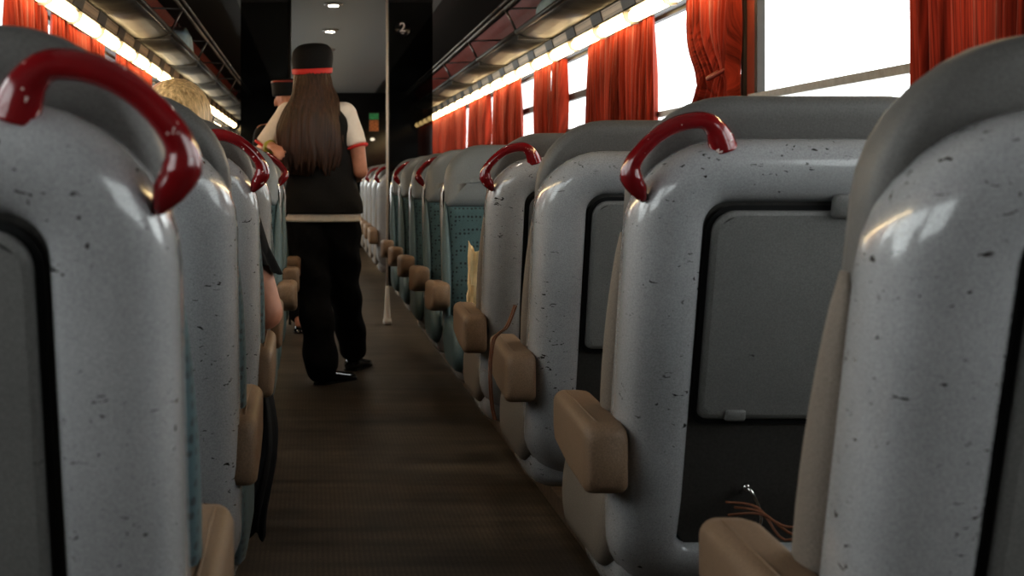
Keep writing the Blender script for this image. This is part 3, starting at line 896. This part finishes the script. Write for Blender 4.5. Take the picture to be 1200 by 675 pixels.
# cap
V, F = ring_body(smooth_rows([(1.548, .0, YW + .015, .098, .108), (1.59, .0, YW + .012, .102, .110), (1.63, .0, YW + .005, .106, .110), (1.665, .001, YW - .0, .100, .104), (1.69, .002, YW - .005, .082, .088), (1.703, .004, YW - .01, .055, .06), (1.708, .004, YW - .01, .015, .015)], 4), 40, 1.0)
V = [(x, y, z + (y - YW) * .10 + .12 * x * .3) for x, y, z in V]
cap = mesh('cap', V, F, M['vest'], P1)
V, F = ring_body([(1.552, .0, YW + .015, .1005, .1105), (1.556, .0, YW + .015, .103, .113), (1.576, .0, YW + .014, .1045, .114), (1.580, .0, YW + .014, .102, .112)], 40, 1.0)
V = [(x, y, z + (y - YW) * .10 + .12 * x * .3) for x, y, z in V]
mesh('cap_band', V, F, M['redtrim'], cap)
MB().add(*rbox_pts(-.07, .07, YW + .10, YW + .17, 1.555, 1.563, .003, 2)).build('cap_peak', M['vest'], cap, True)
# hair
rh = random.Random(5)
NH = 110; jag = [rh.uniform(-.05, .04) for _ in range(NH)]; ridge = [rh.uniform(-1, 1) for _ in range(NH)]
hr = smooth_rows([(1.60, 0, YW + .01, .08, .09), (1.545, .0, YW + .0, .090, .098), (1.49, .002, YW - .012, .098, .098), (1.43, .005, YW - .04, .118, .085), (1.35, -.004, YW - .075, .142, .075), (1.27, -.012, YW - .09, .157, .068), (1.18, -.014, YW - .095, .158, .062), (1.12, -.014, YW - .095, .150, .055), (1.075, -.014, YW - .095, .135, .045)], 4)
rings = []
for i, (z, cx, cy, rx, ry) in enumerate(hr):
    u = i / (len(hr) - 1); ring = []
    for k in range(NH):
        a = 2 * PI * k / NH
        m = 1 + .045 * ridge[k] * min(1, u * 2) + .02 * math.sin(k * 1.7 + z * 14)
        x = cx + rx * m * math.cos(a) + .006 * math.sin(z * 22 + k * .25); y = cy + ry * m * math.sin(a)
        # keep the front of the head clear
        ring.append((x, y, z + jag[k] * max(0, u - .75) * 4))
    rings.append(ring)
mesh('hair', *loft(rings), M['hair'], P1)
# shoes
def shoe(x, y, z, rz, parent, pitch=0):
    rows = []
    rings = []
    for u, w, h in ((-.10, .026, .05), (-.085, .036, .065), (-.03, .036, .068), (.04, .040, .055), (.10, .043, .042), (.15, .036, .034), (.17, .018, .02)):
        rings.append([(w * math.cos(2 * PI * k / 16), u, max(0, h * .5 + h * .5 * math.sin(2 * PI * k / 16)) ) for k in range(16)])
    V, F = loft(rings)
    Mx = Matrix.Translation((x, y, z)) @ Matrix.Rotation(rz, 4, 'Z') @ Matrix.Rotation(pitch, 4, 'X')
    V = [Mx @ Vector(v) for v in V]
    o = mesh('shoe', V, F, M['shoe'], parent)
    so = MB()
    S0 = [(w * 1.04, u) for u, w in ((-.10, .026), (-.085, .036), (-.03, .036), (.04, .040), (.10, .043), (.15, .036), (.172, .018))]
    rg = []
    for u_z in (0.0, .008):
        rg.append([tuple(Mx @ Vector((w, u, u_z))) for w, u in S0] + [tuple(Mx @ Vector((-w, u, u_z))) for w, u in reversed(S0)])
    so.add(*loft(rg)); so.build('sole', M['darkmetal'], o)
shoe(.095, YW - .11, .0, -.75, P1)
shoe(.235, YW + .37, .0, -.4, P1)
# bracelet
w0 = Vector((-.212, YW - .075, 1.177)); ax = Vector((.035, -.07, .015)).normalized()
br = MB().tube([w0 - ax * .014, w0 + ax * .014], [.035, .035], 20).build('bracelet', M['olive'], P1, True)
MB().tube([w0 + Vector((.03, -.015, .02)), w0 + Vector((.062, -.02, .028))], .005, 8).build('clasp', M['white'], br, True)

# --- second attendant, partly hidden behind the left screen
Y2 = 8.95; X2 = -.17
b = MB(); head(b, (X2, Y2, 1.53), -1, 1)
b.chain([((X2, Y2, 1.44), .05), ((X2, Y2, 1.36), .055)])
b.chain([((X2 - .16, Y2, 1.33), .055), ((X2, Y2, 1.34), .07), ((X2 + .16, Y2, 1.33), .055)])
b.chain([((X2, Y2, 1.30), .13), ((X2, Y2, 1.0), .125)])
for e in (-1, 1):
    b.chain([((X2 + e * .17, Y2, 1.31), .045), ((X2 + e * .19, Y2, 1.12), .04), ((X2 + e * .17, Y2 - .10, .92), .03)])
    hand(b, (X2 + e * .17, Y2 - .11, .90), (0, -.3, -1), (-e, 0, 0), .3)
    b.chain([((X2 + e * .09, Y2, .92), .10), ((X2 + e * .09, Y2, .5), .065), ((X2 + e * .09, Y2, .10), .045), ((X2 + e * .09, Y2 - .1, .05), .035)])
P2 = b.blob('person', M['skin'], None, .009, 4)
tag(P2, 'person in a dark cap with red piping, mostly hidden behind the long-haired attendant', 'person')
c2 = MB(); c2.chain([((X2 - .15, Y2, 1.31), .075), ((X2 + .15, Y2, 1.31), .075)]); c2.chain([((X2, Y2, 1.30), .155), ((X2, Y2, .95), .155)])
for e in (-1, 1): c2.chain([((X2 + e * .165, Y2, 1.31), .062), ((X2 + e * .19, Y2, 1.12), .055), ((X2 + e * .172, Y2 - .09, .94), .045)])
c2.blob('jacket', M['vest'], P2, .011, 4)
c3 = MB()
for e in (-1, 1): c3.chain([((X2 + e * .085, Y2, .92), .125), ((X2 + e * .09, Y2, .5), .09), ((X2 + e * .09, Y2, .12), .08)])
c3.blob('trousers', M['black'], P2, .011, 4)
cp = mesh('cap', *ring_body(smooth_rows([(1.57, X2, Y2, .098, .11), (1.62, X2, Y2, .102, .112), (1.665, X2, Y2, .106, .115), (1.682, X2, Y2, .09, .1), (1.686, X2, Y2, .02, .02)], 3), 32, 1), M['vest'], P2)
mesh('cap_piping', *ring_body([(1.658, X2, Y2, .107, .116), (1.662, X2, Y2, .109, .118), (1.668, X2, Y2, .109, .118), (1.672, X2, Y2, .106, .115)], 32, 1), M['redwall'], cp)
for e in (-1, 1): shoe(X2 + e * .09, Y2 - .04, 0, PI, P2)

# --- seated blond passenger on the left
Y3 = 3.30; X3 = -.35
b = MB()
head(b, (X3, Y3 + .02, 1.150), 1, 1)
b.chain([((X3, Y3, 1.06), .05), ((X3 - .0, Y3 - .0, .97), .055)])
b.chain([((X3 - .16, Y3, .93), .055), ((X3, Y3, .95), .07), ((X3 + .155, Y3, .93), .055)])
b.chain([((X3, Y3, .86), .12), ((X3, Y3 + .02, .64), .125)])
b.chain([((X3 + .16, Y3, .93), .052), ((X3 + .205, Y3 - .04, .80), .046), ((-.113, Y3 - .06, .695), .043), ((-.14, Y3 + .12, .675), .036), ((-.17, Y3 + .22, .67), .026)])
hand(b, (-.18, Y3 + .235, .67), (-.5, 1, -.1), (0, 0, -1), .4, .95)
b.chain([((X3 - .16, Y3, .93), .052), ((X3 - .20, Y3, .75), .045), ((X3 - .12, Y3 + .2, .66), .03)])
hand(b, (X3 - .11, Y3 + .21, .655), (.5, 1, -.1), (0, 0, -1), .4, .95)
for e in (-1, 1):
    b.chain([((X3 + e * .09, Y3 + .02, .58), .09), ((X3 + e * .10, Y3 + .40, .56), .06), ((X3 + e * .10, Y3 + .42, .14), .045), ((X3 + e * .10, Y3 + .50, .04), .032)])
P3 = b.blob('person', M['skin'], None, .008, 4)
tag(P3, 'seated person with blond hair and black flounced sleeve, elbow on the left armrest', 'person')
hb = MB(); hb.ball((X3 + .015, Y3 + .0, 1.17), (.088, .105, .098), 20); hb.chain([((X3 + .01, Y3 - .05, 1.14), .078), ((X3, Y3 - .07, 1.05), .07)])
hh = hb.blob('hair', M['blond'], P3, .008, 5)
sv = MB()
sv.chain([((X3 - .13, Y3, .935), .07), ((X3 + .13, Y3, .935), .07)]); sv.chain([((X3, Y3, .86), .14), ((X3, Y3 + .02, .62), .145)])
sv.chain([((X3 + .155, Y3, .935), .062), ((X3 + .195, Y3 - .035, .83), .056)]); sv.chain([((X3 - .155, Y3, .935), .062), ((X3 - .19, Y3, .82), .058)])
sv.blob('blouse', M['black'], P3, .009, 4)
# flounce of the sleeve
rings = []; NF = 60
for i in range(7):
    u = i / 6; c = Vector((X3 + .165 + .040 * u, Y3 - .02 - .03 * u, .895 - .125 * u)); r = .052 + .016 * u; ring = []
    ax = Vector((.4, -.15, -.9)).normalized(); p_ = ax.cross(Vector((0, 1, 0))).normalized(); q_ = ax.cross(p_)
    for k in range(NF):
        a = 2 * PI * k / NF; m = r * (1 + .13 * u * math.sin(9 * a)); ring.append(tuple(c + (p_ * math.cos(a) + q_ * math.sin(a)) * m + ax * .016 * u * math.sin(4 * a + 1)))
    rings.append(ring)
mesh('sleeve_flounce', *loft(rings, True, False, False), M['black'], P3)
sk = MB()
for e in (-1, 1): sk.chain([((X3 + e * .09, Y3 + .05, .60), .11), ((X3 + e * .10, Y3 + .40, .575), .085), ((X3 + e * .10, Y3 + .43, .20), .075)])
sk.blob('trousers', M['black'], P3, .011, 4)
for e in (-1, 1): shoe(X3 + e * .10, Y3 + .46, 0, 0, P3)
# black coat hanging beside the seat
rings = []; NK = 36; rk = random.Random(9)
prev = None
for i in range(14):
    u = i / 13; z = .52 - .36 * u; w = .10 + .05 * math.sin(PI * u) - .04 * u; d = .022 + .008 * math.sin(PI * u) ; cx = -.128 + .012 * math.sin(u * 5); cy = 3.22 + .04 * u
    ring = []
    for k in range(NK):
        a = 2 * PI * k / NK; f_ = 1 + .18 * math.sin(5 * a + u * 3) + .08 * math.sin(11 * a + u * 9)
        ring.append((cx + d * math.cos(a) * f_, cy + w * math.sin(a) * f_, z + .02 * u * math.sin(3 * a)))
    rings.append(ring)
ct = mesh('coat', *loft(rings), M['black']); tag(ct, 'black crumpled coat hanging from the left seat below the passenger\'s armrest', 'coat')

# ------------------------------------------------------------------ light, world, camera
w = bpy.data.worlds.new('World'); S.world = w; w.use_nodes = True
bg = w.node_tree.nodes['Background']; bg.inputs[0].default_value = (1.0, .985, .965, 1); bg.inputs[1].default_value = 3.2

cam = bpy.data.cameras.new('Camera'); co = bpy.data.objects.new('Camera', cam); COL.objects.link(co); S.camera = co
co.location = (0, 0, ZCAM); co.rotation_euler = (PI / 2, 0, 0)
cam.sensor_width = 36; cam.lens = 1563 / 1200 * 36
cam.shift_x = (600 - 366) / 1200; cam.shift_y = -(337.5 - 209) / 1200
cam.clip_start = .02
cam.dof.use_dof = True; cam.dof.focus_distance = 3.2; cam.dof.aperture_fstop = 8

S.view_settings.view_transform = 'Standard'
S.view_settings.look = 'Medium High Contrast'
S.view_settings.exposure = .42
S.view_settings.gamma = 1
S.cycles.use_denoising = True
S.cycles.max_bounces = 8; S.cycles.diffuse_bounces = 4; S.cycles.transparent_max_bounces = 12
S.cycles.sample_clamp_indirect = 6
S.cycles.caustics_reflective = False; S.cycles.caustics_refractive = False
